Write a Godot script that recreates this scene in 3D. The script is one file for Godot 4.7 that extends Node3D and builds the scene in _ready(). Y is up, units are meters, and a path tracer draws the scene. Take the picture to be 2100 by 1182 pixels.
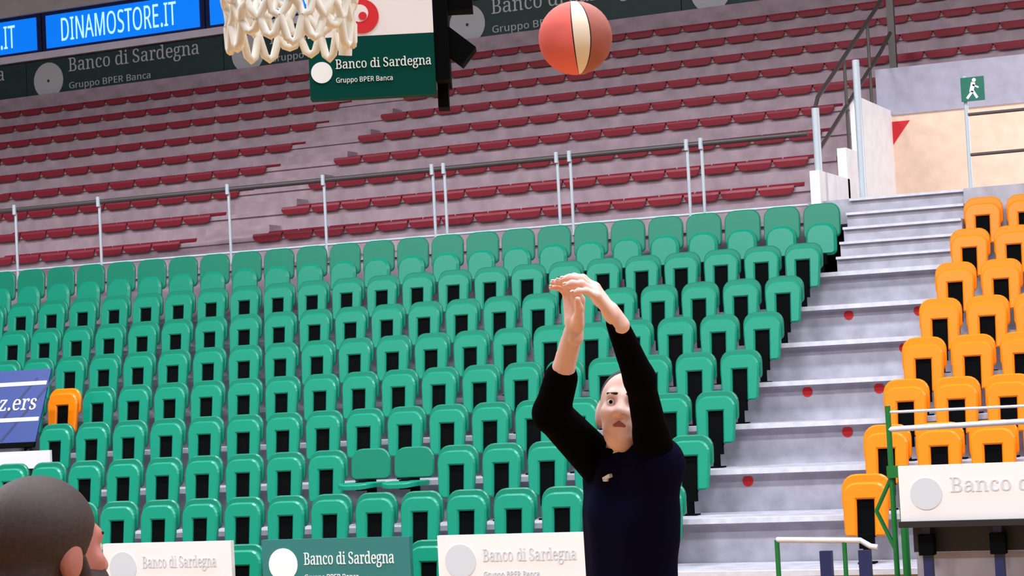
extends Node3D
# An indoor basketball hall: tiers of green, orange and red seats, a player who has just released the ball.

const EYE := 2.03                     # height of the camera above the court
const ROWS := 9                       # lower tier, row 1 = front
const RISE := 0.42022
const RUN := 0.90598
const SEAT_X := -6.859                # centre of the green seats beside the stairs
const PITCH := 0.5
const RED_RISE := 0.446
const RED_RUN := 0.9706
const RED_SKEW := -0.0472             # the red tier is turned by a few degrees
var M := {}
var used := {}
var rng := RandomNumberGenerator.new()

func _ready() -> void:
	rng.seed = 77
	camera_and_light()
	materials()
	hall()
	lower_terrace()
	upper_terrace()
	passage()
	green_seats()
	orange_seats()
	red_seats()
	railings()
	banners()
	boards()
	stickers()
	hoop()
	basketball()
	player()
	spectator()

# ------------------------------------------------------------------ camera, light, exposure
func camera_and_light() -> void:
	var cam := Camera3D.new()
	cam.name = "camera"
	cam.fov = 14.962
	cam.near = 0.1
	cam.far = 200.0
	var right := Vector3(0.91858, -0.05002, -0.39206)
	var up := Vector3(0.06637, 0.99739, 0.02825)
	var fwd := Vector3(-0.38963, 0.05197, -0.91950)
	cam.transform = Transform3D(Basis(right, up, -fwd).orthonormalized(), Vector3(0, EYE, 0))
	add_child(cam)
	cam.current = true
	var env := Environment.new()
	env.background_mode = Environment.BG_COLOR
	env.background_color = Color(0.02, 0.02, 0.025)
	env.tonemap_mode = Environment.TONE_MAPPER_LINEAR
	env.tonemap_exposure = 1.0
	env.sdfgi_enabled = true
	env.ssao_enabled = true
	env.ssil_enabled = true
	var we := WorldEnvironment.new()
	we.name = "world_environment"
	we.environment = env
	add_child(we)

const LAMP_ENERGY := 120.0
func hall_lamps() -> void:
	var k := 0
	for z in [-1.0, -9.0, -17.0]:
		for x in [-22.0, -12.0, -2.0, 8.0]:
			var at := Vector3(x, 14.0, z)
			var t := thing("floodlight_panel", "white floodlight panel under the ceiling, %s from the left, %s" % [ORD[k % 4], ["row nearest the camera", "middle row", "row nearest the seats"][k / 4]], "lamp", at, 0.0, "ceiling floodlights")
			var st := new_st()
			add_box(st, Vector3(0, 0.1, 0), Vector3(3.2, 0.16, 1.7))
			part("housing", st.commit(), M.dark_steel, t)
			st = new_st()
			add_box(st, Vector3(0, 0.0, 0), Vector3(3.0, 0.03, 1.5))
			part("lamp_panel", st.commit(), M.lamp_glow, t)
			var l := AreaLight3D.new()
			l.name = "floodlight_%03d" % k
			l.area_size = Vector2(3.0, 1.5)
			l.light_color = Color(0.955, 0.975, 1.0)
			l.light_energy = LAMP_ENERGY
			l.shadow_enabled = true
			l.area_range = 80.0
			l.rotation = Vector3(-PI / 2, 0, 0)
			l.position = Vector3(0, -0.05, 0)
			t.add_child(l, true)
			k += 1

# ------------------------------------------------------------------ helpers: nodes
func numbered(n: String) -> String:
	if not used.has(n):
		used[n] = 0
		return n
	used[n] += 1
	return "%s_%03d" % [n, used[n]]

func describe(o: Node, label: String, category: String, group := "") -> void:
	o.set_meta("label", label)
	o.set_meta("category", category)
	if group != "":
		o.set_meta("group", group)

func thing(called: String, label: String, category: String, at := Vector3.ZERO, turn := 0.0, group := "") -> Node3D:
	var o := Node3D.new()
	o.name = numbered(called)
	add_child(o)
	o.position = at
	o.rotation.y = turn
	describe(o, label, category, group)
	return o

func copy(src: Node3D, label: String, at: Vector3, turn := 0.0) -> Node3D:
	var c: Node3D = src.duplicate()
	c.name = numbered(String(src.name))
	add_child(c)
	c.position = at
	c.rotation.y = turn
	c.set_meta("label", label)
	return c

func part(called: String, mesh: Mesh, m: Material, parent: Node, at := Vector3.ZERO, turn := 0.0) -> MeshInstance3D:
	var o := MeshInstance3D.new()
	o.name = called
	o.mesh = mesh
	o.material_override = m
	o.cast_shadow = GeometryInstance3D.SHADOW_CASTING_SETTING_ON
	parent.add_child(o, true)
	o.position = at
	o.rotation.y = turn
	return o

func struct_node(called: String) -> Node3D:
	var o := Node3D.new()
	o.name = called
	add_child(o)
	o.set_meta("kind", "structure")
	return o

func struct_box(called: String, c: Vector3, size: Vector3, m: Material) -> MeshInstance3D:
	var st := new_st()
	add_box(st, c, size)
	var o := part(called, st.commit(), m, self)
	o.set_meta("kind", "structure")
	return o

# ------------------------------------------------------------------ helpers: shapes (triangles given counter-clockwise seen from outside)
func new_st(flat := true) -> SurfaceTool:
	var st := SurfaceTool.new()
	st.begin(Mesh.PRIMITIVE_TRIANGLES)
	st.set_smooth_group(-1 if flat else 0)
	return st

func tri(st: SurfaceTool, a: Vector3, b: Vector3, c: Vector3) -> void:
	var n := (b - a).cross(c - a).normalized()
	for v in [a, c, b]:
		st.set_normal(n)
		st.add_vertex(v)

func quad(st: SurfaceTool, a: Vector3, b: Vector3, c: Vector3, d: Vector3) -> void:
	tri(st, a, b, c)
	tri(st, a, c, d)

func add_box(st: SurfaceTool, c: Vector3, s: Vector3, basis := Basis.IDENTITY) -> void:
	var h := s * 0.5
	var v: Array[Vector3] = []
	for i in 8:
		v.append(c + basis * Vector3(h.x if i & 1 else -h.x, h.y if i & 2 else -h.y, h.z if i & 4 else -h.z))
	quad(st, v[4], v[5], v[7], v[6])
	quad(st, v[1], v[0], v[2], v[3])
	quad(st, v[5], v[1], v[3], v[7])
	quad(st, v[0], v[4], v[6], v[2])
	quad(st, v[6], v[7], v[3], v[2])
	quad(st, v[0], v[1], v[5], v[4])

func box_mesh(s: Vector3, c := Vector3.ZERO) -> Mesh:
	var st := new_st()
	add_box(st, c, s)
	return st.commit()

func add_tube(st: SurfaceTool, pts: Array, r: float, sides := 8, caps := true) -> void:
	var rings: Array = []
	var n := pts.size()
	var side := Vector3.ZERO
	for i in n:
		var d: Vector3 = (pts[mini(i + 1, n - 1)] - pts[maxi(i - 1, 0)]).normalized()
		if side == Vector3.ZERO:
			side = d.cross(Vector3.UP if absf(d.y) < 0.9 else Vector3.RIGHT).normalized()
		side = (side - d * side.dot(d)).normalized()
		var other := d.cross(side)
		var ring: Array[Vector3] = []
		for k in sides:
			var a := TAU * k / sides
			ring.append(pts[i] + (side * cos(a) + other * sin(a)) * r)
		rings.append(ring)
	for i in n - 1:
		for k in sides:
			var k2 := (k + 1) % sides
			for v in [[i, k], [i + 1, k2], [i, k2], [i, k], [i + 1, k], [i + 1, k2]]:
				st.set_normal((rings[v[0]][v[1]] - pts[v[0]]).normalized())
				st.add_vertex(rings[v[0]][v[1]])
	if caps:
		for k in sides:
			var k2 := (k + 1) % sides
			tri(st, pts[0], rings[0][k2], rings[0][k])
			tri(st, pts[n - 1], rings[n - 1][k], rings[n - 1][k2])

func tube_mesh(pts: Array, r: float, sides := 8) -> Mesh:
	var st := new_st()
	add_tube(st, pts, r, sides)
	return st.commit()

func rounded(x0: float, y0: float, x1: float, y1: float, rb: float, rt: float, seg := 4) -> PackedVector2Array:
	var p := PackedVector2Array()
	for c in [[x1 - rb, y0 + rb, rb, -PI / 2], [x1 - rt, y1 - rt, rt, 0.0], [x0 + rt, y1 - rt, rt, PI / 2], [x0 + rb, y0 + rb, rb, PI]]:
		if c[2] <= 0.0001:
			p.append(Vector2(c[0], c[1]))
			continue
		for i in seg + 1:
			var a: float = c[3] + PI / 2 * i / seg
			p.append(Vector2(c[0] + cos(a) * c[2], c[1] + sin(a) * c[2]))
	return p

func shrink(p: PackedVector2Array, d: float) -> PackedVector2Array:
	var o := PackedVector2Array()
	var n := p.size()
	for i in n:
		var e1 := (p[i] - p[(i + n - 1) % n]).normalized()
		var e2 := (p[(i + 1) % n] - p[i]).normalized()
		var n1 := Vector2(-e1.y, e1.x)
		var n2 := Vector2(-e2.y, e2.x)
		var b := n1 + n2
		o.append(p[i] + b * (d / maxf(0.3, 1.0 + n1.dot(n2))))
	return o

# a counter-clockwise outline pulled from z0 (back) to z1 (front), its front edge chamfered;
# bow.x bends it by x squared, bow.y leans it about the height bow.z; flat lays it down as a seat
func bowed(v: Vector2, z: float, bow: Vector3, flat: bool) -> Vector3:
	if flat:
		return Vector3(v.x, 0.40 + z + v.x * v.x * 0.5, 0.42 - v.y)
	return Vector3(v.x, v.y, z + v.x * v.x * bow.x + (v.y - bow.z) * bow.y)

func extrude(p: PackedVector2Array, z0: float, z1: float, bevel := 0.0, bow := Vector3.ZERO, flat := false) -> Mesh:
	var st := new_st()
	var n := p.size()
	var inner := shrink(p, bevel) if bevel > 0.0 else p
	for i in n:
		var j := (i + 1) % n
		quad(st, bowed(p[i], z0, bow, flat), bowed(p[j], z0, bow, flat), bowed(p[j], z1 - bevel, bow, flat), bowed(p[i], z1 - bevel, bow, flat))
		if bevel > 0.0:
			quad(st, bowed(p[i], z1 - bevel, bow, flat), bowed(p[j], z1 - bevel, bow, flat), bowed(inner[j], z1, bow, flat), bowed(inner[i], z1, bow, flat))
	var t := Geometry2D.triangulate_polygon(p)
	for i in range(0, t.size(), 3):
		var a := t[i]
		var b := t[i + 1]
		var c := t[i + 2]
		if (p[b] - p[a]).cross(p[c] - p[a]) < 0.0:
			b = t[i + 2]
			c = t[i + 1]
		tri(st, bowed(inner[a], z1, bow, flat), bowed(inner[b], z1, bow, flat), bowed(inner[c], z1, bow, flat))
		tri(st, bowed(p[a], z0, bow, flat), bowed(p[c], z0, bow, flat), bowed(p[b], z0, bow, flat))
	return st.commit()

func disc_mesh(r: float, thick: float, seg := 32) -> Mesh:
	var p := PackedVector2Array()
	for i in seg:
		p.append(Vector2(cos(TAU * i / seg), sin(TAU * i / seg)) * r)
	return extrude(p, 0.0, thick)

func lettering(words: String, height: float, serif: bool, depth := 0.006, bold := false) -> TextMesh:
	var t := TextMesh.new()
	t.text = words
	var f := SystemFont.new()
	f.font_names = PackedStringArray(["Droid Serif" if serif else "Droid Sans"])
	f.font_weight = 700 if bold else 400
	t.font = f
	t.font_size = 48
	t.pixel_size = height / 35.0     # cap height is about 35 of 48
	t.depth = depth
	t.horizontal_alignment = HORIZONTAL_ALIGNMENT_LEFT
	t.vertical_alignment = VERTICAL_ALIGNMENT_BOTTOM
	return t

# text laid in the x-y plane of its parent, first letter at x, baseline at y, squeezed or stretched to a width
func write(words: String, x: float, y: float, z: float, height: float, width: float, serif: bool, m: Material, parent: Node, called := "lettering") -> void:
	var t := lettering(words, height, serif, 0.006)
	var o := part(called, t, m, parent)
	var b := t.get_aabb()
	var k := width / b.size.x
	o.scale = Vector3(k, 1.0, 1.0)
	o.position = Vector3(x - b.position.x * k, y - b.position.y, z)

# ------------------------------------------------------------------ helpers: bodies as distance fields
# a shape is [kind, a, b, ra, rb]: "cap" a tapered capsule, "ell" an ellipsoid (a centre, b radii), "cut" the same taken away
func field_mesh(st: SurfaceTool, shapes: Array, cell: float, k: float, place := Transform3D.IDENTITY) -> void:
	var lo := Vector3.INF
	var hi := -Vector3.INF
	var boxes: Array = []
	for s in shapes:
		var a: Vector3
		var b: Vector3
		if s[0] == "cap":
			var r := maxf(s[3], s[4])
			a = s[1].min(s[2]) - Vector3.ONE * r
			b = s[1].max(s[2]) + Vector3.ONE * r
		else:
			a = s[1] - s[2]
			b = s[1] + s[2]
		if s[0] != "cut":
			lo = lo.min(a)
			hi = hi.max(b)
		boxes.append([a, b])
	var pad := cell * 2.0 + k * 0.5
	lo -= Vector3.ONE * pad
	hi += Vector3.ONE * pad
	var nx := int((hi.x - lo.x) / cell) + 2
	var ny := int((hi.y - lo.y) / cell) + 2
	var nz := int((hi.z - lo.z) / cell) + 2
	var f := PackedFloat32Array()
	f.resize(nx * ny * nz)
	f.fill(1.0)
	var reach := cell * 2.0 + k
	for si in shapes.size():
		var s: Array = shapes[si]
		var a: Vector3 = (boxes[si][0] - lo - Vector3.ONE * reach) / cell
		var b: Vector3 = (boxes[si][1] - lo + Vector3.ONE * reach) / cell
		var cap: bool = s[0] == "cap"
		var cut: bool = s[0] == "cut"
		var p0: Vector3 = s[1]
		var p1: Vector3 = s[2]
		var axis := p1 - p0
		var l2 := maxf(axis.length_squared(), 1e-9)
		var r0: float = s[3] if cap else 0.0
		var dr: float = (s[4] - s[3]) if cap else 0.0
		var rm := minf(p1.x, minf(p1.y, p1.z))
		for iz in range(maxi(0, int(a.z)), mini(nz, int(b.z) + 2)):
			for iy in range(maxi(0, int(a.y)), mini(ny, int(b.y) + 2)):
				var base := (iz * ny + iy) * nx
				for ix in range(maxi(0, int(a.x)), mini(nx, int(b.x) + 2)):
					var q := lo + Vector3(ix, iy, iz) * cell - p0
					var d: float
					if cap:
						var h := clampf(q.dot(axis) / l2, 0.0, 1.0)
						d = (q - axis * h).length() - r0 - dr * h
					else:
						var e := (q / p1)
						var el := e.length()
						d = el * (el - 1.0) / maxf((e / p1).length(), 1e-6)
					var w := f[base + ix]
					if cut:
						var hc := maxf(k * 0.5 - absf(-d - w), 0.0) / (k * 0.5)
						f[base + ix] = maxf(w, -d) + hc * hc * k * 0.125
					else:
						var hh := maxf(k - absf(d - w), 0.0) / k
						f[base + ix] = minf(w, d) - hh * hh * k * 0.25
	var ids := {}
	var verts := PackedVector3Array()
	var row := nx
	var layer := nx * ny
	for iz in nz - 1:
		for iy in ny - 1:
			for ix in nx - 1:
				var i := iz * layer + iy * row + ix
				var inside := 0
				var c := [f[i], f[i + 1], f[i + row], f[i + row + 1], f[i + layer], f[i + layer + 1], f[i + layer + row], f[i + layer + row + 1]]
				for v in c:
					if v < 0.0:
						inside += 1
				if inside == 0 or inside == 8:
					continue
				var sum := Vector3.ZERO
				var cnt := 0
				for e in EDGES:
					var u: float = c[e[0]]
					var w: float = c[e[1]]
					if (u < 0.0) != (w < 0.0):
						sum += CORNERS[e[0]].lerp(CORNERS[e[1]], u / (u - w))
						cnt += 1
				ids[i] = verts.size()
				verts.append(place * (lo + (Vector3(ix, iy, iz) + sum / cnt) * cell))
	var faces := PackedInt32Array()
	for i in ids:
		var u: float = f[i]
		var around := [[1, row, layer], [row, layer, 1], [layer, 1, row]]
		for ax in around:
			var w: float = f[i + ax[0]]
			if (u < 0.0) == (w < 0.0):
				continue
			var i1: int = i - ax[1]
			var i2: int = i - ax[1] - ax[2]
			var i3: int = i - ax[2]
			if not (ids.has(i1) and ids.has(i2) and ids.has(i3)):
				continue
			var q := [ids[i], ids[i1], ids[i2], ids[i3]]
			if u < 0.0:
				faces.append_array(PackedInt32Array([q[0], q[2], q[1], q[0], q[3], q[2]]))
			else:
				faces.append_array(PackedInt32Array([q[0], q[1], q[2], q[0], q[2], q[3]]))
	for v in faces:
		st.add_vertex(verts[v])

const CORNERS: Array[Vector3] = [Vector3(0, 0, 0), Vector3(1, 0, 0), Vector3(0, 1, 0), Vector3(1, 1, 0), Vector3(0, 0, 1), Vector3(1, 0, 1), Vector3(0, 1, 1), Vector3(1, 1, 1)]
const EDGES := [[0, 1], [2, 3], [4, 5], [6, 7], [0, 2], [1, 3], [4, 6], [5, 7], [0, 4], [1, 5], [2, 6], [3, 7]]

func field_part(called: String, shapes: Array, cell: float, k: float, m: Material, parent: Node, place := Transform3D.IDENTITY) -> MeshInstance3D:
	var st := new_st(false)
	field_mesh(st, shapes, cell, k, place)
	st.index()
	st.generate_normals()
	return part(called, st.commit(), m, parent)

# ------------------------------------------------------------------ materials
func mat(c: Color, rough: float, metal := 0.0, spec := 0.5) -> StandardMaterial3D:
	var m := StandardMaterial3D.new()
	m.metallic_specular = spec
	m.albedo_color = c
	m.roughness = rough
	m.metallic = metal
	return m

func mottled(c: Color, spread: float, size: float, rough: float, sd: int) -> StandardMaterial3D:
	var m := mat(Color.WHITE, rough)
	var n := FastNoiseLite.new()
	n.seed = sd
	n.frequency = 0.02
	n.fractal_octaves = 5
	var t := NoiseTexture2D.new()
	t.width = 256
	t.height = 256
	t.seamless = true
	t.noise = n
	var g := Gradient.new()
	g.set_color(0, Color(c.r * (1.0 - spread), c.g * (1.0 - spread), c.b * (1.0 - spread)))
	g.set_color(1, Color(minf(1, c.r * (1.0 + spread)), minf(1, c.g * (1.0 + spread)), minf(1, c.b * (1.0 + spread))))
	t.color_ramp = g
	m.albedo_texture = t
	m.uv1_triplanar = true
	m.uv1_world_triplanar = true
	m.uv1_scale = Vector3.ONE / size
	return m

func glow(c: Color, e: float) -> StandardMaterial3D:
	var m := mat(c, 0.4)
	m.emission_enabled = true
	m.emission = c
	m.emission_energy_multiplier = e
	return m

func materials() -> void:
	M.concrete = mottled(Color(0.66, 0.65, 0.70), 0.10, 1.7, 0.75, 1)
	M.concrete_red = mottled(Color(0.63, 0.545, 0.58), 0.10, 1.9, 0.75, 2)
	M.nosing = mottled(Color(0.80, 0.80, 0.84), 0.06, 0.9, 0.6, 3)
	M.parquet = mottled(Color(0.66, 0.50, 0.32), 0.12, 1.1, 0.35, 4)
	M.wall_dark = mottled(Color(0.16, 0.12, 0.14), 0.15, 3.0, 0.85, 5)
	M.wall_pale = mottled(Color(0.72, 0.70, 0.71), 0.06, 3.0, 0.8, 6)
	M.ceiling = mottled(Color(0.45, 0.43, 0.44), 0.06, 4.0, 0.85, 7)
	M.lilac = mottled(Color(0.66, 0.65, 0.72), 0.05, 1.5, 0.7, 8)
	M.white_wall = mottled(Color(0.94, 0.94, 0.96), 0.03, 1.5, 0.6, 9)
	M.beige = mottled(Color(0.93, 0.80, 0.71), 0.04, 1.5, 0.6, 10)
	M.green = mat(Color(0.02, 0.545, 0.435), 0.34)
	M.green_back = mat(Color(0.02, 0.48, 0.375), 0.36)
	M.orange = mat(Color(0.96, 0.51, 0.0), 0.34)
	M.red = mat(Color(0.50, 0.11, 0.18), 0.45)
	M.black = mat(Color(0.03, 0.035, 0.04), 0.9, 0.0, 0.15)
	M.dark_steel = mat(Color(0.16, 0.16, 0.17), 0.45, 0.4)
	M.steel = mat(Color(0.74, 0.78, 0.82), 0.4, 0.15)
	M.rail = mat(Color(0.30, 0.27, 0.27), 0.45, 0.2)
	M.banner = mottled(Color(0.13, 0.23, 0.225), 0.08, 1.2, 0.6, 11)
	M.banner_print = mat(Color(0.74, 0.74, 0.76), 0.6)
	M.board_white = mat(Color(0.90, 0.89, 0.90), 0.45)
	M.board_teal = mat(Color(0.16, 0.45, 0.45), 0.45)
	M.pale_print = mat(Color(0.77, 0.80, 0.84), 0.5)
	M.white_print = mat(Color(0.92, 0.94, 0.95), 0.5)
	M.frame_green = mat(Color(0.05, 0.42, 0.18), 0.4)
	M.blue_vinyl = mat(Color(0.13, 0.22, 0.50), 0.45)
	M.blue_dark = mat(Color(0.07, 0.12, 0.32), 0.45)
	M.sign_green = mat(Color(0.02, 0.40, 0.32), 0.4)
	M.sticker = mat(Color(0.80, 0.05, 0.12), 0.5)
	M.pad_green = mat(Color(0.0, 0.25, 0.225), 0.8, 0.0, 0.2)
	M.screen_blue = glow(Color(0.0, 0.47, 0.95), 0.8)
	M.screen_white = glow(Color(0.72, 0.92, 1.0), 0.95)
	M.ledge = mottled(Color(0.86, 0.83, 0.90), 0.04, 2.0, 0.6, 13)
	M.lamp_glow = glow(Color(1.0, 0.98, 0.95), 3.0)
	M.rope = mat(Color(0.91, 0.905, 0.875), 0.95, 0.0, 0.2)
	M.rim = mat(Color(0.85, 0.25, 0.08), 0.4)
	M.ball_red = mat(Color(0.87, 0.42, 0.39), 0.8, 0.0, 0.25)
	M.ball_cream = mat(Color(0.88, 0.82, 0.74), 0.7)
	M.ball_brown = mat(Color(0.60, 0.32, 0.27), 0.7)
	M.seam = mat(Color(0.10, 0.05, 0.04), 0.7)
	M.skin = mat(Color(0.90, 0.73, 0.68), 0.55)
	M.skin.subsurf_scatter_enabled = true
	M.skin.subsurf_scatter_strength = 0.15
	M.skin_tan = mat(Color(0.72, 0.46, 0.42), 0.55)
	M.lips = mat(Color(0.60, 0.30, 0.28), 0.5)
	M.navy = mat(Color(0.045, 0.045, 0.135), 0.9, 0.0, 0.1)
	M.black_cloth = mat(Color(0.03, 0.022, 0.028), 0.95, 0.0, 0.1)
	M.hair = mat(Color(0.075, 0.05, 0.045), 0.75)
	M.hair_brown = mottled(Color(0.21, 0.15, 0.14), 0.25, 0.06, 0.7, 12)
	M.grey_cloth = mat(Color(0.20, 0.20, 0.22), 0.9)
	M.shoe = mat(Color(0.85, 0.85, 0.86), 0.6)
	M.eye_white = mat(Color(0.85, 0.82, 0.80), 0.3)

# ------------------------------------------------------------------ the hall
func hall() -> void:
	struct_box("floor", Vector3(-10, -0.15, -14), Vector3(70, 0.3, 62), M.parquet)
	struct_box("ceiling", Vector3(-10, 15.3, -14), Vector3(70, 0.3, 62), M.ceiling)
	struct_box("wall_back", Vector3(-10, 7.6, -38.6), Vector3(70, 15.4, 0.4), M.wall_dark)
	struct_box("wall_front", Vector3(-10, 7.6, 14), Vector3(70, 15.4, 0.4), M.wall_pale)
	struct_box("wall_left", Vector3(-44, 7.6, -14), Vector3(0.4, 15.4, 60), M.wall_pale)
	struct_box("wall_right", Vector3(24, 7.6, -14), Vector3(0.4, 15.4, 60), M.wall_pale)
	hall_lamps()

func row_n(row: int) -> int:            # row 1 is the front row, on the court floor
	return row - 2
func row_z(row: int) -> float:
	return -(19.516 + RUN * row_n(row))
func row_tread(row: int) -> float:
	return 0.424 + RISE * row_n(row)
func nose_z(row: int) -> float:
	return row_z(row) + 0.62

func lower_terrace() -> void:
	var t := struct_node("lower_terrace")
	for row in range(2, ROWS + 1):
		var y := row_tread(row)
		var zf := nose_z(row)
		var back := RUN + (0.15 if row < ROWS else 0.9)
		part("tread", box_mesh(Vector3(32, 0.07, back), Vector3(-12, y - 0.035, zf - back * 0.5)), M.concrete, t)
		part("nosing", box_mesh(Vector3(32, 0.05, 0.07), Vector3(-12, y - 0.022, zf + 0.03)), M.nosing, t)
		part("riser", box_mesh(Vector3(32, RISE, 0.12), Vector3(-12, y - 0.07 - RISE * 0.5 + 0.035, zf - 0.12)), M.concrete, t)
	# short steps that climb from the last row to the passage
	for i in 5:
		var y := row_tread(ROWS) + 0.187 * (i + 1)
		var zf := nose_z(ROWS) - 0.16 - 0.2 * i
		part("short_step", box_mesh(Vector3(1.42, 0.187, 0.9), Vector3(-5.86, y - 0.0935, zf - 0.45)), M.concrete, t)
		part("nosing", box_mesh(Vector3(1.42, 0.03, 0.05), Vector3(-5.86, y - 0.014, zf + 0.02)), M.nosing, t)

func red_lip(k: int) -> float:          # front edge of the red seats of row k (1 = lowest)
	return 4.576 + RED_RISE * (k - 1)
func red_tread(k: int) -> float:
	return red_lip(k) - 0.035
func red_pt(x: float, y: float, k: float, forward := 0.0) -> Vector3:
	return Vector3(x, y, -(26.847 + RED_RUN * (k - 1.0) + RED_SKEW * (x + 12.0)) + forward)
func red_turn() -> float:
	return atan(RED_SKEW)

func red_block(called: String, x0: float, x1: float, k: int, y0: float, y1: float, fwd: float, depth: float, m: Material, parent: Node) -> void:
	var c := red_pt((x0 + x1) * 0.5, (y0 + y1) * 0.5, k, fwd)
	c += Basis(Vector3.UP, red_turn()) * Vector3(0, 0, -depth * 0.5)
	part(called, box_mesh(Vector3(x1 - x0, y1 - y0, depth)), m, parent, c, red_turn())

func red_left_edge(k: int) -> float:    # edges of the stair between the two red blocks
	return -16.57 - 0.058 * (k - 1)
func red_right_edge(k: int) -> float:
	return -15.36 - 0.06 * (k - 1)

func upper_terrace() -> void:
	var t := struct_node("upper_terrace")
	red_block("walkway", -32, -7.05, 1, 4.05, 4.14, 0.46, 0.8, M.concrete_red, t)
	red_block("walkway_edge", -32, -7.05, 1, 3.2, 4.06, 0.42, 0.12, M.concrete_red, t)
	for k in range(1, 10):
		var x1 := -7.05 if k < 6 else 3.0
		var y := red_tread(k)
		var low := red_tread(k - 1) if k > 1 else 4.1
		red_block("tread", -32, x1, k, y - 0.06, y, 0.0, RED_RUN + 0.15, M.concrete_red, t)
		red_block("riser", -32, x1, k, low - 0.02, y - 0.06, -0.03, 0.12, M.concrete_red, t)
		# half step of the stair between the blocks
		red_block("half_step", red_left_edge(k) + 0.06, red_right_edge(k) - 0.06, k, low - 0.01, low + 0.22, 0.29, 0.33, M.concrete_red, t)
	red_block("parapet", -34, 4, 10, red_tread(9), 8.56, 0.1, 0.2, M.concrete_red, t)

func passage() -> void:
	var t := struct_node("wall_passage")
	var st := new_st()
	add_box(st, Vector3(-6.97, 4.35, -26.85), Vector3(0.12, 0.65, 1.5))
	add_box(st, Vector3(-6.97, 4.55, -27.95), Vector3(0.12, 1.05, 0.9))
	add_box(st, Vector3(-6.97, 4.90, -29.3), Vector3(0.12, 1.85, 2.0))
	part("side_wall", st.commit(), M.white_wall, t)
	part("lintel", box_mesh(Vector3(11, 0.66, 0.34), Vector3(-1.6, 6.09, -30.32)), M.lilac, t)
	part("end_wall", box_mesh(Vector3(11, 1.7, 0.3), Vector3(-1.6, 4.95, -30.34)), M.beige, t)
	part("passage_roof", box_mesh(Vector3(11, 0.1, 1.4), Vector3(-1.6, 6.36, -30.9)), M.concrete_red, t)
	part("passage_floor", box_mesh(Vector3(11, 0.3, 4.2), Vector3(-1.6, 4.15, -28.3)), M.concrete, t)
	part("passage_front", box_mesh(Vector3(9.0, 1.0, 0.12), Vector3(-0.66, 3.8, -26.12)), M.concrete, t)
	# lamp on the far side of the passage that lights its walls
	var l := thing("corridor_lamp", "tall white wall lamp at the far side of the passage", "lamp", Vector3(-1.9, 5.2, -28.4), 0.0)
	part("lamp_housing", box_mesh(Vector3(0.10, 1.3, 0.9), Vector3(0.07, 0, 0)), M.dark_steel, l)
	part("lamp_panel", box_mesh(Vector3(0.04, 1.2, 0.8)), M.lamp_glow, l)
	part("lamp_stand", box_mesh(Vector3(0.06, 0.4, 0.06), Vector3(0.07, -0.7, 0)), M.dark_steel, l)
	var a := AreaLight3D.new()
	a.name = "corridor_light"
	a.area_size = Vector2(0.8, 1.2)
	a.light_color = Color(1.0, 0.97, 0.94)
	a.light_energy = 9.0
	a.shadow_enabled = true
	a.area_range = 30.0
	a.rotation = Vector3(0, PI / 2, 0)
	a.position = Vector3(-0.04, 0, 0)
	l.add_child(a, true)
	# red corner mark on the far wall
	var m := thing("wall_sticker", "red corner sticker on the beige wall of the passage", "sticker", Vector3(-6.80, 5.57, -30.185))
	part("print", extrude(PackedVector2Array([Vector2(-0.14, -0.26), Vector2(0.14, 0.10), Vector2(-0.14, 0.10)]), 0.0, 0.006), M.sticker, m)

# ------------------------------------------------------------------ seats
const ORD := ["first", "second", "third", "fourth", "fifth", "sixth", "seventh", "eighth", "ninth", "tenth", "eleventh", "twelfth", "thirteenth", "fourteenth", "fifteenth", "sixteenth", "seventeenth", "eighteenth", "nineteenth", "twentieth", "twenty-first", "twenty-second", "twenty-third", "twenty-fourth", "twenty-fifth", "twenty-sixth", "twenty-seventh", "twenty-eighth"]

func tip_up_seat(plastic: Material, back_plastic: Material, top: float, folded := true, closed := false) -> Node3D:
	var t := Node3D.new()
	var back := rounded(-0.228, 0.46, 0.228, top, 0.06, 0.13, 5)
	part("backrest", extrude(back, -0.035, 0.0, 0.012, Vector3(0.0, -0.10, 0.4)), back_plastic, t)
	if closed:
		part("seat_pan", extrude(rounded(-0.19, 0.245, 0.19, 0.64, 0.06, 0.15, 6), 0.008, 0.07, 0.03, Vector3(0.0, -0.13, 0.40)), plastic, t)
	elif folded:
		# the outline runs round the outside of the pan and back through its opening
		var outer := rounded(-0.212, 0.245, 0.212, 0.725, 0.04, 0.13, 5)
		for i in outer.size():
			if outer[i].y < 0.5:
				outer[i].x *= 0.92
		var full := PackedVector2Array([Vector2(-0.082, 0.245), Vector2(-0.082, 0.575), Vector2(0.082, 0.575), Vector2(0.082, 0.245)])
		full.append_array(outer)
		var lean := Vector3(0.0, -0.13, 0.40)
		var p := part("seat_pan", extrude(full, 0.008, 0.06, 0.016, lean), plastic, t)
		part("recess", extrude(rounded(-0.081, 0.235, 0.081, 0.578, 0.0, 0.0), 0.010, 0.024, 0.0, lean), M.black, p)
	else:
		var pan2 := rounded(-0.205, 0.0, 0.205, 0.40, 0.12, 0.04, 5)
		part("seat_pan", extrude(pan2, -0.03, 0.02, 0.01, Vector3.ZERO, true), plastic, t)
		part("hinge", box_mesh(Vector3(0.10, 0.10, 0.12), Vector3(-0.06, 0.40, 0.06)), M.black, t)
	var st := new_st()
	add_box(st, Vector3(0, 0.20, 0.05), Vector3(0.13, 0.13, 0.08))
	add_box(st, Vector3(0.0, 0.07, 0.06), Vector3(0.06, 0.14, 0.06))
	add_box(st, Vector3(0.0, 0.008, 0.06), Vector3(0.15, 0.016, 0.14))
	add_box(st, Vector3(0.0, 0.36, -0.03), Vector3(0.10, 0.28, 0.03))
	part("pedestal", st.commit(), M.black, t)
	return t

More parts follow.
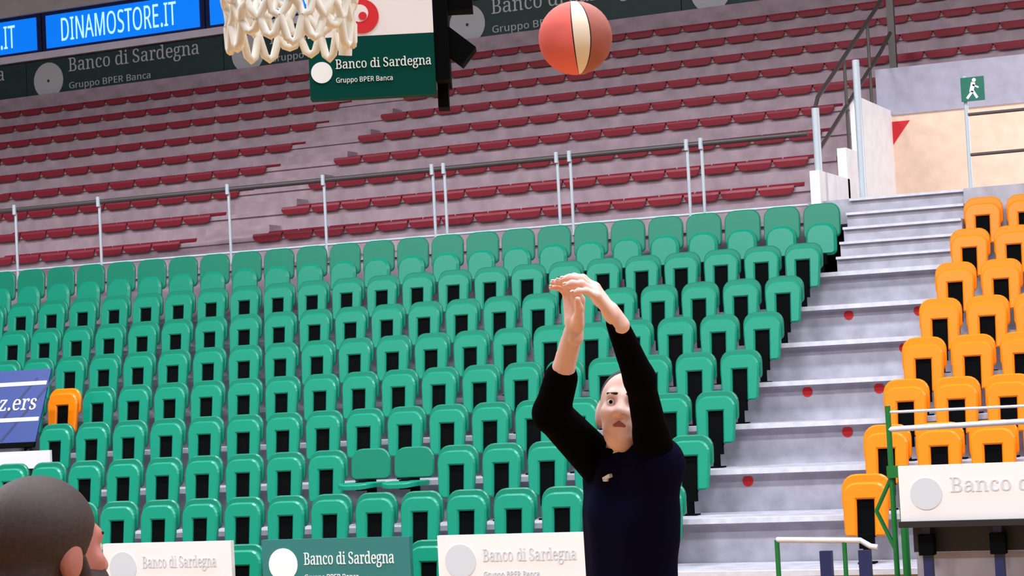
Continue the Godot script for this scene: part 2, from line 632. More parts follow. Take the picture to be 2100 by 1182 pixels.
func put_seat(proto: Node3D, called: String, label: String, at: Vector3, group: String) -> void:
	var c: Node3D = proto.duplicate()
	c.name = numbered(called)
	add_child(c)
	c.position = at
	describe(c, label, "seat", group)

func green_seats() -> void:
	var plain := tip_up_seat(M.green, M.green_back, 0.78)
	var tall := tip_up_seat(M.green, M.green_back, 0.885, true, true)
	var open := tip_up_seat(M.green, M.green_back, 0.78, false)
	var lone := tip_up_seat(M.orange, M.orange, 0.78)
	var last := [0, 13, 17, 18, 18, 20, 22, 24, 25, 26]       # seats per row, counted from the stairs
	for row in range(1, ROWS + 1):
		for c in last[row]:
			if row == 1 and (c < 1):
				continue
			if row == 4 and c > 16:
				continue
			var at := Vector3(SEAT_X - PITCH * c, row_tread(row), row_z(row))
			var where := "%s row up from the boards, %s from the grey stairs" % [ORD[row - 1], ORD[c]]
			if row == 5 and c == 17:
				put_seat(lone, "tip_up_seat", "single orange seat among the green seats beside the blue banner", at, "seats of the green block")
			elif row == 3 and (c == 6 or c == 7):
				put_seat(open, "tip_up_seat", "green seat folded down, %s from the grey stairs, third row up" % ORD[c], at, "seats of the green block")
			else:
				put_seat(tall if row == ROWS else plain, "tip_up_seat", "green tip-up seat, " + where, at, "seats of the green block")
	for o in [plain, tall, open, lone]:
		o.free()

func orange_seats() -> void:
	var proto := tip_up_seat(M.orange, M.orange, 0.80)
	for row in range(2, ROWS + 1):
		for c in 5:
			var x := SEAT_X + 1.95 + PITCH * c
			if row == 2 and c > 0:
				continue
			if row > 4 and c > 3 or row > 7 and c > 2:
				continue
			var y := row_tread(row) + 0.023 * (row - 5)
			put_seat(proto, "tip_up_seat", "orange tip-up seat, %s row up, %s right of the grey stairs" % [ORD[row - 1], ORD[c]], Vector3(x, row_tread(row), row_z(row)), "seats of the orange block")
	proto.free()

func red_seat() -> Node3D:
	var t := Node3D.new()
	var st := new_st()
	var xs := [-0.236, -0.21, -0.17, -0.1, 0.0, 0.1, 0.17, 0.21, 0.236]
	var lifts := [0.055, 0.018, 0.0, 0.0, 0.0, 0.0, 0.0, 0.018, 0.055]
	var secs: Array = []
	for i in xs.size():
		var l: float = lifts[i]
		var dip: float = -0.012 * (1.0 - pow(xs[i] / 0.236, 2.0))
		# profile from the lip round the seat to the low back and back under
		var p := [Vector2(-0.115 + l, 0.030), Vector2(-0.04, 0.042), Vector2(-0.008, 0.030), Vector2(0.0, 0.0), Vector2(dip, -0.16), Vector2(dip + 0.006, -0.30), Vector2(0.03, -0.37), Vector2(0.06, -0.40), Vector2(0.062, -0.42), Vector2(0.01, -0.40), Vector2(dip - 0.018, -0.30), Vector2(dip - 0.02, -0.16), Vector2(-0.022, 0.0), Vector2(-0.05, 0.018), Vector2(-0.115 + l, 0.016)]
		var s: Array[Vector3] = []
		for v in p:
			s.append(Vector3(xs[i], v.x, v.y))
		secs.append(s)
	var n: int = secs[0].size()
	for i in xs.size() - 1:
		for j in n:
			var j2 := (j + 1) % n
			quad(st, secs[i][j], secs[i + 1][j], secs[i + 1][j2], secs[i][j2])
	for side in [0, xs.size() - 1]:
		var poly := PackedVector2Array()
		for v in secs[side]:
			poly.append(Vector2(v.z, v.y))
		var tr := Geometry2D.triangulate_polygon(poly)
		for i in range(0, tr.size(), 3):
			tri(st, secs[side][tr[i]], secs[side][tr[i + 1]], secs[side][tr[i + 2]])
	part("shell", st.commit(), M.red, t)
	st = new_st()
	add_box(st, Vector3(-0.12, -0.027, -0.2), Vector3(0.04, 0.016, 0.34))
	add_box(st, Vector3(0.12, -0.027, -0.2), Vector3(0.04, 0.016, 0.34))
	part("bracket", st.commit(), M.steel, t)
	return t

func red_seats() -> void:
	var proto := red_seat()
	for k in range(1, 10):
		var y := red_lip(k)
		# block right of the stair
		var x := red_right_edge(k) + 0.25
		var i := 0
		var limit := -7.3 if k < 6 else -3.2
		while x < limit:
			put_red(proto, "red bench seat, %s row above the railing, %s right of the stair" % [ORD[k - 1], ORD[i]], x, y, k)
			x += PITCH
			i += 1
		x = red_left_edge(k) - 0.25
		i = 0
		var far := -19.9 - 0.8 * (k - 1)
		while x > far:
			put_red(proto, "red bench seat, %s row above the railing, %s left of the stair" % [ORD[k - 1], ORD[i]], x, y, k)
			x -= PITCH
			i += 1
	proto.free()

func put_red(proto: Node3D, label: String, x: float, y: float, k: int) -> void:
	var c: Node3D = proto.duplicate()
	c.name = numbered("bench_seat")
	add_child(c)
	c.position = red_pt(x, y, k)
	c.rotation.y = red_turn()
	describe(c, label, "seat", "red seats of the upper tier")

# ------------------------------------------------------------------ railings
func railings() -> void:
	var z := -26.30
	var r := thing("guard_railing", "grey steel guard railing between the green and the red seats", "railing", Vector3(0, 4.16, z))
	for x in [-20.4, -18.86, -17.43, -15.32, -13.83, -12.20, -12.03, -10.42, -10.24, -8.65, -8.46]:
		var st := new_st()
		add_tube(st, [Vector3(x, -0.02, 0), Vector3(x, 1.03, 0)], 0.022)
		part("post", st.commit(), M.steel, r)
		part("post_cap", tube_mesh([Vector3(x, 0.93, 0.03), Vector3(x, 1.07, 0.03)], 0.03), M.steel, r)
	part("top_rail", tube_mesh([Vector3(-21.0, 1.0, 0), Vector3(-7.08, 1.0, 0)], 0.034), M.rail, r)
	part("lower_rail", tube_mesh([Vector3(-21.0, 0.12, 0), Vector3(-7.08, 0.12, 0)], 0.018), M.steel, r)
	# sloping handrail on the side wall of the passage
	var h := thing("stair_handrail", "dark steel handrail sloping up beside the passage to the red rows", "railing", Vector3(-6.98, 4.2, -26.35))
	part("upright", tube_mesh([Vector3(0, 0.0, 0), Vector3(0, 1.27, 0)], 0.05), M.steel, h)
	part("sloping_rail", tube_mesh([Vector3(0, 1.27, 0), Vector3(0, 1.42, -0.15), Vector3(0, 3.10, -3.7), Vector3(0, 3.5, -4.4)], 0.028), M.rail, h)
	part("sloping_rail", tube_mesh([Vector3(0, 0.1, 0.02), Vector3(0, 0.72, 0.0), Vector3(0, 2.45, -3.7), Vector3(0, 2.8, -4.35)], 0.028), M.rail, h)
	part("upright", tube_mesh([Vector3(0, 0.55, -1.6), Vector3(0, 2.12, -1.6)], 0.022), M.rail, h)
	part("upright", tube_mesh([Vector3(0, 1.4, -3.0), Vector3(0, 2.77, -3.0)], 0.022), M.rail, h)
	var p := thing("steel_column", "tall grey steel column standing at the mouth of the passage", "column", Vector3(-6.5, 4.3, -26.6))
	part("shaft", tube_mesh([Vector3(0, 0, 0), Vector3(0, 1.75, 0)], 0.045, 10), M.steel, p)
	part("foot_plate", box_mesh(Vector3(0.16, 0.02, 0.16), Vector3(0, 0.01, 0)), M.steel, p)
	var q := thing("divider_post", "dark post above the passage lintel at the end of the red rows", "post", Vector3(-7.02, 6.38, -30.98))
	part("shaft", box_mesh(Vector3(0.10, 1.6, 0.08), Vector3(0, 0.8, 0)), M.rail, q)
	# rail with the exit sign, behind the orange block
	var g := thing("passage_railing", "pale steel railing with two dark bars behind the orange seats", "railing", Vector3(-5.16, 4.30, -26.55))
	for x in [0.0, 0.72, 1.6]:
		part("post", tube_mesh([Vector3(x, 0, 0), Vector3(x, 1.4 if x < 0.1 else 0.98, 0)], 0.026), M.steel, g)
	part("top_rail", tube_mesh([Vector3(0, 0.93, 0), Vector3(3.0, 0.93, 0)], 0.02), M.rail, g)
	part("middle_rail", tube_mesh([Vector3(0, 0.44, 0), Vector3(3.0, 0.44, 0)], 0.02), M.rail, g)
	var e := thing("exit_sign", "green exit sign with white figure on the post by the passage", "sign", Vector3(-5.06, 5.53, -26.50))
	part("plate", box_mesh(Vector3(0.28, 0.29, 0.03)), M.sign_green, e)
	var run := new_st()
	add_box(run, Vector3(0.0, 0.02, 0.018), Vector3(0.05, 0.12, 0.005), Basis(Vector3.BACK, -0.25))
	add_box(run, Vector3(0.03, -0.07, 0.018), Vector3(0.03, 0.10, 0.005), Basis(Vector3.BACK, 0.5))
	add_box(run, Vector3(-0.035, -0.07, 0.018), Vector3(0.03, 0.11, 0.005), Basis(Vector3.BACK, -0.7))
	add_box(run, Vector3(0.04, 0.03, 0.018), Vector3(0.08, 0.02, 0.005), Basis(Vector3.BACK, -0.5))
	part("running_figure", run.commit(), M.white_print, e)
	part("figure_head", disc_mesh(0.024, 0.006, 14), M.white_print, e, Vector3(0.025, 0.105, 0.016))

# ------------------------------------------------------------------ banners and screens at the top of the hall
const BANNER_AT := 10.43              # in rows of the red tier
func banners() -> void:
	var n := 0
	var names := ["leftmost dark green sponsor banner, cut by the edge of the picture", "dark green sponsor banner under the blue screen left of the net", "dark green sponsor banner with its disc behind the net", "dark green sponsor banner above the red rows behind the ball", "rightmost dark green sponsor banner above the red rows"]
	for d in [-30.05, -25.35, -20.65, -15.95, -11.25]:
		var t := thing("sponsor_banner", names[n], "banner", red_pt(d, 8.56, BANNER_AT), red_turn(), "sponsor banners along the parapet")
		part("cloth", box_mesh(Vector3(4.69, 0.80, 0.05), Vector3(1.8, 0.37, -0.03)), M.banner, t)
		part("emblem", disc_mesh(0.36, 0.012), M.banner_print, t, Vector3(0, 0.36, 0))
		part("emblem_eye", disc_mesh(0.03, 0.004, 12), M.banner, t, Vector3(0.0, 0.35, 0.012))
		write("Banco di Sardegna", 0.5, 0.40, 0.004, 0.27, 3.1, true, M.banner_print, t)
		write("Gruppo BPER Banca", 0.5, 0.10, 0.004, 0.13, 1.95, false, M.banner_print, t, "small_lettering")
		n += 1
	var tr := struct_node("trim_1")
	for a in [[9.36, 9.50], [10.30, 10.78]]:
		var c := red_pt(-15, (a[0] + a[1]) * 0.5, BANNER_AT, -0.05)
		part("ledge", box_mesh(Vector3(40, a[1] - a[0], 0.24)), M.ledge if a[0] < 10.0 else M.wall_pale, tr, c, red_turn())
	var where := ["blue advertising screen with white lettering at the left edge", "blue advertising screen with white lettering above the sponsor banner", "blue advertising screen partly hidden behind the basketball net"]
	for i in 3:
		var x := -27.45 + 3.9 * i
		var s := thing("advertising_screen", where[i], "screen", red_pt(x, 9.50, BANNER_AT, -0.02), red_turn(), "blue screens above the banners")
		part("frame", box_mesh(Vector3(3.88, 0.80, 0.10), Vector3(0, 0.40, -0.06)), M.blue_dark, s)
		part("display", box_mesh(Vector3(3.66, 0.66, 0.02), Vector3(0, 0.40, 0.0)), M.screen_blue, s)
		write("DINAMOSTORE.IT", -1.45, 0.17, 0.012, 0.47, 2.75, false, M.screen_white, s)
		var l := AreaLight3D.new()
		l.name = "screen_light"
		l.area_size = Vector2(3.6, 0.6)
		l.light_color = Color(0.35, 0.62, 1.0)
		l.light_energy = 0.8
		l.shadow_enabled = true
		l.area_range = 60.0
		l.rotation = Vector3(0, PI, 0)
		l.rotation = Vector3.ZERO
		l.transform.basis = Basis(Vector3.UP, PI)
		l.position = Vector3(0, 0.4, 0.06)
		s.add_child(l, true)

# ------------------------------------------------------------------ boards and rails in front of the seats
func boards() -> void:
	var specs := [[-11.96, -10.55, M.board_white, M.pale_print, "white advertising board at the foot of the green block, beside the dark-haired head"], [-10.22, -8.70, M.board_teal, M.white_print, "teal advertising board with white disc and lettering below green seats"], [-8.42, -6.93, M.board_white, M.pale_print, "white advertising board below the green seats, beside the player"]]
	for s in specs:
		var w: float = s[1] - s[0]
		var t := thing("advertising_board", s[4], "board", Vector3(s[0], 0, -17.9), 0.0, "advertising boards at the court edge")
		part("panel", box_mesh(Vector3(w, 0.80, 0.06), Vector3(w * 0.5, 0.47, 0)), s[2], t)
		part("emblem", disc_mesh(0.15, 0.006), s[3], t, Vector3(0.22, 0.64, 0.03))
		write("Banco di Sardegna", 0.44, 0.60, 0.034, 0.11, w - 0.60, true, s[3], t)
		write("Gruppo BPER Banca", 0.44, 0.48, 0.034, 0.05, (w - 0.60) * 0.6, false, s[3], t, "small_lettering")
		for x in [0.12, w - 0.12]:
			part("foot", box_mesh(Vector3(0.06, 0.08, 0.4), Vector3(x, 0.04, -0.05)), M.dark_steel, t)
	# table with a board on it in front of the orange block
	var d := thing("scorers_table", "long grey table with dark legs in front of the orange seats", "table", Vector3(-4.2, 0, -17.9))
	part("table_top", box_mesh(Vector3(2.6, 0.05, 0.55), Vector3(1.3, 0.875, -0.1)), M.dark_steel, d)
	part("apron", box_mesh(Vector3(2.5, 0.22, 0.03), Vector3(1.3, 0.74, -0.12)), M.dark_steel, d)
	part("modesty_panel", box_mesh(Vector3(2.5, 0.60, 0.03), Vector3(1.3, 0.32, -0.2)), M.lilac, d)
	for x in [0.19, 0.77, 1.5, 2.3]:
		var lg := part("leg", box_mesh(Vector3(0.07, 0.84, 0.09), Vector3(x, 0.42, 0.0)), M.blue_dark, d)
		part("bracket", box_mesh(Vector3(0.12, 0.17, 0.12), Vector3(x, 0.70, 0.02)), M.black, lg)
	var b := thing("advertising_board", "white advertising board standing on the grey table before orange seats", "board", Vector3(-4.19, 0.90, -17.8), 0.0, "advertising boards at the court edge")
	part("panel", box_mesh(Vector3(2.5, 0.45, 0.05), Vector3(1.25, 0.225, 0)), M.board_white, b)
	part("emblem", disc_mesh(0.13, 0.006), M.pale_print, b, Vector3(0.22, 0.22, 0.025))
	write("Banco di Sardegna", 0.42, 0.19, 0.028, 0.12, 1.5, true, M.pale_print, b)
	# green rail posts with pale bars
	var g := thing("green_barrier", "green steel barrier post with pale bars running before the orange seats", "railing", Vector3(-4.40, 0, -18.42))
	for x in [0.0, 0.085]:
		part("post", tube_mesh([Vector3(x, 0, 0), Vector3(x, 1.3 if x > 0.01 else 1.84, 0)], 0.024 if x < 0.01 else 0.034), M.frame_green, g)
	part("clamp", box_mesh(Vector3(0.15, 0.10, 0.09), Vector3(0.045, 1.28, 0)), M.frame_green, g)
	part("brace", tube_mesh([Vector3(0.0, 0.62, 0), Vector3(-0.16, 0.95, -0.05), Vector3(0.0, 1.24, 0)], 0.02), M.frame_green, g)
	part("pale_bar", tube_mesh([Vector3(0, 1.64, 0), Vector3(2.4, 1.68, 0)], 0.024), M.nosing, g)
	part("pale_bar", tube_mesh([Vector3(0, 1.785, 0), Vector3(2.4, 1.79, 0)], 0.012), M.nosing, g)
	var f := thing("low_barrier", "low barrier with pale top bar and green post at the stair foot", "railing", Vector3(-5.3, 0, -17.95))
	part("post", tube_mesh([Vector3(0, 0, 0), Vector3(0, 0.76, 0)], 0.022), M.frame_green, f)
	part("top_bar", tube_mesh([Vector3(0, 0.76, 0), Vector3(0.72, 0.74, 0), Vector3(0.80, 0.69, 0), Vector3(0.86, 0.68, 0)], 0.024), M.nosing, f)
	for x in [0.42, 0.75]:
		part("leg", box_mesh(Vector3(0.10, 0.66, 0.06), Vector3(x, 0.33, 0)), M.blue_dark, f)
	part("post", tube_mesh([Vector3(0.58, 0, 0), Vector3(0.58, 0.74, 0)], 0.02), M.frame_green, f)
	# blue vinyl banner leaning on the rows at the left
	var v := thing("vinyl_banner", "blue vinyl banner with white stripes and lettering at the left edge", "banner", Vector3(-15.10, 1.80, -21.25))
	v.rotation.x = -0.42
	part("sheet", box_mesh(Vector3(2.4, 0.98, 0.02), Vector3(-1.2, 0.49, 0)), M.blue_vinyl, v)
	part("hem", box_mesh(Vector3(2.4, 0.06, 0.024), Vector3(-1.2, 0.02, 0.002)), M.black, v)
	for y in [0.80, 0.34]:
		part("stripe", box_mesh(Vector3(2.36, 0.05, 0.004), Vector3(-1.2, y, 0.012)), M.pale_print, v)
	for x in [-0.20, -0.45]:
		var st := new_st()
		add_box(st, Vector3(x, 0.47, 0.011), Vector3(0.03, 0.98, 0.002), Basis(Vector3.BACK, -0.62))
		part("diagonal_line", st.commit(), M.blue_dark, v)
	write("z.ers", -0.62, 0.46, 0.013, 0.19, 0.52, true, M.white_print, v)
	var pole := new_st()
	for x in [-0.1, -1.2, -2.3]:
		add_box(pole, Vector3(x, 0.4, -0.05), Vector3(0.04, 1.0, 0.04))
	part("support_frame", pole.commit(), M.dark_steel, v)
	var w2 := thing("white_board_strip", "long white board lying under the blue banner at the left edge", "board", Vector3(-14.69, 1.55, -20.98))
	part("panel", box_mesh(Vector3(2.6, 0.20, 0.04), Vector3(-1.3, 0.10, 0)), M.board_white, w2)
	part("foot", box_mesh(Vector3(0.06, 0.26, 0.06), Vector3(-0.3, -0.12, -0.04)), M.dark_steel, w2)

func stickers() -> void:
	var spots := [[9, -6.10, 4.02], [8, -6.21, 3.21], [8, -5.41, 3.21], [7, -5.39, 2.78], [6, -6.24, 2.33], [6, -5.47, 2.34], [5, -5.60, 1.645], [4, -6.39, 1.236], [2, -6.24, 0.30], [2, -5.48, 0.30]]
	var side := ["left", "right"]
	for s in spots:
		var row: int = s[0]
		var z := nose_z(row) - 0.06
		var y: float = s[2]
		if row == 9:
			z = nose_z(9) - 0.16
			y = 3.46
		elif row == 2:
			y = 0.565 - 0.27
		var y0 := row_tread(row - 1)
		y = clampf(y, y0 + 0.07, y0 + RISE - 0.12)
		var t := thing("round_sticker", "round red sticker on the %s stair riser, %s side" % [ORD[row - 2], side[1 if s[1] > -5.8 else 0]], "sticker", Vector3(s[1], y, z), 0.0, "red stickers on the stair")
		part("print", disc_mesh(0.055, 0.006, 16), M.sticker, t)

# ------------------------------------------------------------------ hoop, net and padded arm
func hoop() -> void:
	var c := Vector3(-2.56, 3.345, -4.73)                        # centre of the rim
	var away := Vector3(-0.3896, 0, -0.9195).normalized()          # from the court towards the board's support
	var t := thing("basketball_hoop", "basketball hoop with white rope net hanging from the top of the picture", "hoop", c)
	var st := new_st()
	var ring: Array = []
	for i in 33:
		ring.append(Vector3(cos(TAU * i / 32), 0, sin(TAU * i / 32)) * 0.225)
	add_tube(st, ring, 0.01, 8, false)
	part("rim", st.commit(), M.rim, t)
	# net: two families of ropes that cross, knots where they meet, loose loops at the bottom
	st = new_st()
	var n := 18
	var levels := [[0.0, 0.222], [-0.06, 0.203], [-0.115, 0.186], [-0.168, 0.174], [-0.218, 0.166], [-0.268, 0.160], [-0.317, 0.156], [-0.365, 0.154]]
	for j in levels.size() - 1:
		for i in n:
			var a0 := TAU * (i + 0.5 * (j % 2)) / n
			for s in [-0.5, 0.5]:
				var a1: float = a0 + TAU * s / n
				var jig := Vector3(sin(i * 7.3 + j * 2.1), cos(i * 3.1 + j * 5.7), sin(i * 1.7 + j)) * 0.008
				var jig2 := Vector3(sin((i + s) * 5.3 + j * 4.1), cos((i + s) * 2.9 + j * 1.7), sin((i + s) * 6.1 + j)) * 0.006
				var p: Vector3 = Vector3(cos(a0) * levels[j][1], levels[j][0], sin(a0) * levels[j][1])
				var q: Vector3 = Vector3(cos(a1) * levels[j + 1][1], levels[j + 1][0], sin(a1) * levels[j + 1][1])
				add_tube(st, [p, p.lerp(q, 0.5) + jig + Vector3(0, -0.006, 0), q + jig2 * 0.4], 0.0098, 7)
	for i in n:
		var a := TAU * (i + 0.5 * ((levels.size() - 1) % 2)) / n
		var p := Vector3(cos(a) * 0.154, -0.365, sin(a) * 0.154)
		var drop := 0.02 + 0.045 * absf(sin(i * 2.3))
		var a2 := a + TAU / n
		var q := Vector3(cos(a2) * 0.154, -0.365, sin(a2) * 0.154)
		var mid := (p + q) * 0.5 + Vector3(0, -drop, 0)
		add_tube(st, [p, p.lerp(mid, 0.55) + Vector3(0, -drop * 0.3, 0), mid, q.lerp(mid, 0.55) + Vector3(0, -drop * 0.3, 0), q], 0.0105, 7)
	var tip := Vector3(0.130, -0.36, -0.045)
	add_tube(st, [tip, tip + Vector3(0.0, -0.05, 0.005), tip + Vector3(-0.006, -0.085, 0.0)], 0.017, 7)
	part("net", st.commit(), M.rope, t)
	# board and arm, above the picture
	var turn := atan2(-away.x, -away.z)
	var bb := part("backboard", box_mesh(Vector3(1.8, 1.05, 0.03), Vector3(0, 0.375, -0.40)), M.board_white, t, Vector3.ZERO, turn)
	part("rim_bracket", box_mesh(Vector3(0.15, 0.10, 0.18), Vector3(0, -0.02, -0.31)), M.rim, bb)
	part("support_arm", box_mesh(Vector3(0.16, 0.16, 0.4), Vector3(0.0, 0.62, -0.62)), M.dark_steel, bb)
	part("suspension_pole", box_mesh(Vector3(0.12, 11.2, 0.12), Vector3(0.0, 6.1, -0.78)), M.dark_steel, bb)
	# padded box on the support, behind the net
	var s := thing("padded_sign_box", "white and green padded sponsor box behind the net with black bracket", "sign", Vector3(-3.278, 3.025, -6.168), atan2(0.155, 0.369) )
	s.rotation.y = atan2(0.155, 0.369)
	part("green_pad", box_mesh(Vector3(0.402, 0.195, 0.06), Vector3(0.201, 0.0975, -0.03)), M.pad_green, s)
	part("white_pad", box_mesh(Vector3(0.402, 0.60, 0.058), Vector3(0.201, 0.497, -0.031)), M.board_white, s)
	part("emblem", disc_mesh(0.034, 0.004), M.white_print, s, Vector3(0.04, 0.085, 0.0))
	write("Banco di Sardegna", 0.085, 0.085, 0.001, 0.03, 0.305, true, M.white_print, s)
	write("Gruppo BPER Banca", 0.085, 0.045, 0.001, 0.016, 0.18, false, M.white_print, s, "small_lettering")
	var crest := part("crest", disc_mesh(0.055, 0.003), M.sticker, s, Vector3(0.175, 0.26, 0.0))
	part("crest_mark", disc_mesh(0.028, 0.003), M.board_white, crest, Vector3(-0.006, 0.01, 0.001))
	part("crest_dot", disc_mesh(0.013, 0.006), M.sticker, crest, Vector3(0.004, 0.0, 0.002))
	var k := new_st()
	add_box(k, Vector3(0.425, 0.42, -0.13), Vector3(0.045, 0.75, 0.24))
	add_box(k, Vector3(0.42, 0.03, -0.16), Vector3(0.035, 0.12, 0.10))
	add_box(k, Vector3(0.47, 0.16, -0.10), Vector3(0.11, 0.07, 0.10), Basis(Vector3.BACK, -0.7))
	add_box(k, Vector3(0.48, 0.30, -0.10), Vector3(0.10, 0.05, 0.10))
	part("bracket", k.commit(), M.black, s)
	part("suspension_bar", box_mesh(Vector3(0.08, 10.9, 0.08), Vector3(0.2, 6.25, -0.13)), M.dark_steel, s)

func basketball() -> void:
	var t := thing("basketball", "red, cream and brown basketball in the air above the player", "ball", Vector3(-2.56, 3.212, -6.679))
	var r := 0.121
	var core := SphereMesh.new()
	core.radius = r * 0.985
	core.height = core.radius * 2
	part("seam_core", core, M.seam, t)
	var lunes := [[-96.0, -7.0, M.ball_red], [-5.0, 21.0, M.ball_cream], [23.0, 118.0, M.ball_brown], [120.0, 142.0, M.ball_cream], [144.0, 208.0, M.ball_red], [210.0, 262.0, M.ball_brown]]
	# angles are measured from the direction that faces the court's near side
	var face := Basis(Vector3(0.9205, 0, -0.393), Vector3.UP, Vector3(0.393, 0, 0.9205)) * Basis(Vector3.BACK, 0.06)
	for l in lunes:
		var st := new_st(false)
		var na := 10
		var nb := 18
		for i in na:
			for j in nb:
				var q: Array[Vector3] = []
				for d in [[0, 0], [1, 0], [1, 1], [0, 1]]:
					var a: float = deg_to_rad(lerpf(l[0], l[1], (i + d[0]) / float(na)))
					var b: float = deg_to_rad(lerpf(-88.0, 88.0, (j + d[1]) / float(nb)))
					q.append(face * (Vector3(sin(a) * cos(b), sin(b), cos(a) * cos(b)) * r))
				for v in [q[0], q[2], q[1], q[0], q[3], q[2]]:
					st.set_normal(v.normalized())
					st.add_vertex(v)
		part("panel", st.commit(), l[2], t)

# ------------------------------------------------------------------ people
func cap(a: Vector3, b: Vector3, ra: float, rb: float) -> Array:
	return ["cap", a, b, ra, rb]
func ell(c: Vector3, r: Vector3) -> Array:
	return ["ell", c, r, 0.0, 0.0]
func cut(c: Vector3, r: Vector3) -> Array:
	return ["cut", c, r, 0.0, 0.0]

func head_shapes() -> Array:          # y up, z out of the face, centre of the head at the origin
	return [ell(Vector3(0, 0.035, -0.015), Vector3(0.078, 0.086, 0.098)), ell(Vector3(0, -0.028, 0.022), Vector3(0.063, 0.088, 0.074)), ell(Vector3(0, -0.075, 0.040), Vector3(0.044, 0.042, 0.048)),
		cap(Vector3(-0.030, 0.026, 0.078), Vector3(0.030, 0.026, 0.078), 0.014, 0.014), cap(Vector3(0, 0.014, 0.092), Vector3(0, -0.026, 0.114), 0.009, 0.0135), cap(Vector3(-0.014, -0.029, 0.100), Vector3(0.014, -0.029, 0.100), 0.0095, 0.0095), cut(Vector3(-0.008, -0.043, 0.110), Vector3(0.005, 0.006, 0.006)), cut(Vector3(0.008, -0.043, 0.110), Vector3(0.005, 0.006, 0.006)),
		cap(Vector3(-0.018, -0.056, 0.086), Vector3(0.018, -0.056, 0.086), 0.009, 0.009), cap(Vector3(-0.045, -0.018, 0.066), Vector3(-0.030, -0.02, 0.078), 0.016, 0.014), cap(Vector3(0.045, -0.018, 0.066), Vector3(0.030, -0.02, 0.078), 0.016, 0.014),
		ell(Vector3(0.078, -0.012, -0.012), Vector3(0.012, 0.032, 0.021)), ell(Vector3(-0.078, -0.012, -0.012), Vector3(0.012, 0.032, 0.021)),
		cut(Vector3(-0.031, 0.006, 0.098), Vector3(0.016, 0.011, 0.016)), cut(Vector3(0.031, 0.006, 0.098), Vector3(0.016, 0.011, 0.016))]

func face_details(parent: Node, place: Transform3D, brow: Material) -> void:
	for s in [-1.0, 1.0]:
		var e := SphereMesh.new()
		e.radius = 0.0125
		e.height = 0.025
		e.radial_segments = 16
		e.rings = 8
		var o := part("eye", e, M.eye_white, parent, place * Vector3(0.031 * s, 0.006, 0.0785))
		var i := SphereMesh.new()
		i.radius = 0.0066
		i.height = 0.0132
		i.radial_segments = 12
		i.rings = 6
		part("iris", i, M.black, o, place.basis * Vector3(0, 0.0, 0.0078))
		field_part("eyebrow", [cap(Vector3(0.015 * s, 0.029, 0.0955), Vector3(0.044 * s, 0.031, 0.0840), 0.0045, 0.0035)], 0.003, 0.004, brow, parent, place)
	field_part("lips", [cap(Vector3(-0.021, -0.056, 0.0945), Vector3(0.0, -0.0535, 0.0995), 0.0035, 0.0052), cap(Vector3(0.021, -0.056, 0.0945), Vector3(0.0, -0.0535, 0.0995), 0.0035, 0.0052), cap(Vector3(-0.014, -0.0615, 0.0955), Vector3(0.014, -0.0615, 0.0955), 0.0050, 0.0050)], 0.0022, 0.003, M.lips, parent, place)

# x to the thumb, y along the fingers, z out of the palm; the wrist at the origin
func hand_shapes(mirror: float, curl: float, spread: float) -> Array:
	var o: Array = []
	var knuckle_x := [0.031, 0.010, -0.011, -0.030]
	var knuckle_y := [0.092, 0.097, 0.092, 0.082]
	var len3 := [[0.042, 0.025, 0.020], [0.046, 0.029, 0.021], [0.043, 0.026, 0.020], [0.034, 0.020, 0.018]]
	var rad := [0.0095, 0.0098, 0.0093, 0.0083]
	o.append(cap(Vector3(0, -0.03, 0), Vector3(0, 0.02, 0), 0.026, 0.025))
	for i in 4:
		var kx: float = knuckle_x[i] * mirror
		var p := Vector3(kx, knuckle_y[i], 0)
		o.append(cap(Vector3(kx * 0.65, 0.012, 0), p, 0.016, 0.0125))
		var a := curl * (0.55 + 0.06 * i)
		var fan: float = (knuckle_x[i] / 0.031) * spread * mirror
		for j in 3:
			var d := Vector3(sin(fan) * cos(a), cos(a) * cos(fan), sin(a))
			var q: Vector3 = p + d * len3[i][j]
			o.append(cap(p, q, rad[i] - 0.0006 * j, rad[i] - 0.0006 * (j + 1)))
			p = q
			a += curl * (0.75 if j == 0 else 0.55)
	# thumb, from the side of the palm near its base
	var t0 := Vector3(0.020 * mirror, 0.018, 0.006)
	var t1 := Vector3(0.046 * mirror, 0.050, 0.020)
	var t2 := Vector3(0.060 * mirror, 0.082, 0.028)
	var t3 := Vector3(0.064 * mirror, 0.108, 0.036)
	o.append(cap(t0, t1, 0.017, 0.0125))
	o.append(cap(t1, t2, 0.0115, 0.0105))
	o.append(cap(t2, t3, 0.0105, 0.009))
	return o

func aim(y: Vector3, z: Vector3) -> Basis:
	y = y.normalized()
	var x := y.cross(z).normalized()
	return Basis(x, y, x.cross(y))

func nails(parent: Node, shapes: Array, place: Transform3D) -> void:
	for i in [4, 8, 12, 16, 19]:
		if i >= shapes.size():
			continue
		var a: Vector3 = shapes[i][1]
		var b: Vector3 = shapes[i][2]
		var d := (b - a).normalized()
		var side := d.cross(Vector3(0, 0, 1)).normalized()
		var outw := side.cross(d).normalized()
		if outw.z > 0:
			outw = -outw
		var e := SphereMesh.new()
		e.radius = 0.005
		e.height = 0.01
		e.radial_segments = 8
		e.rings = 4
		var o := part("fingernail", e, M.skin, parent)
		o.transform = place * Transform3D(Basis(side, d * 1.2, outw * 0.35), b + outw * 0.0078)

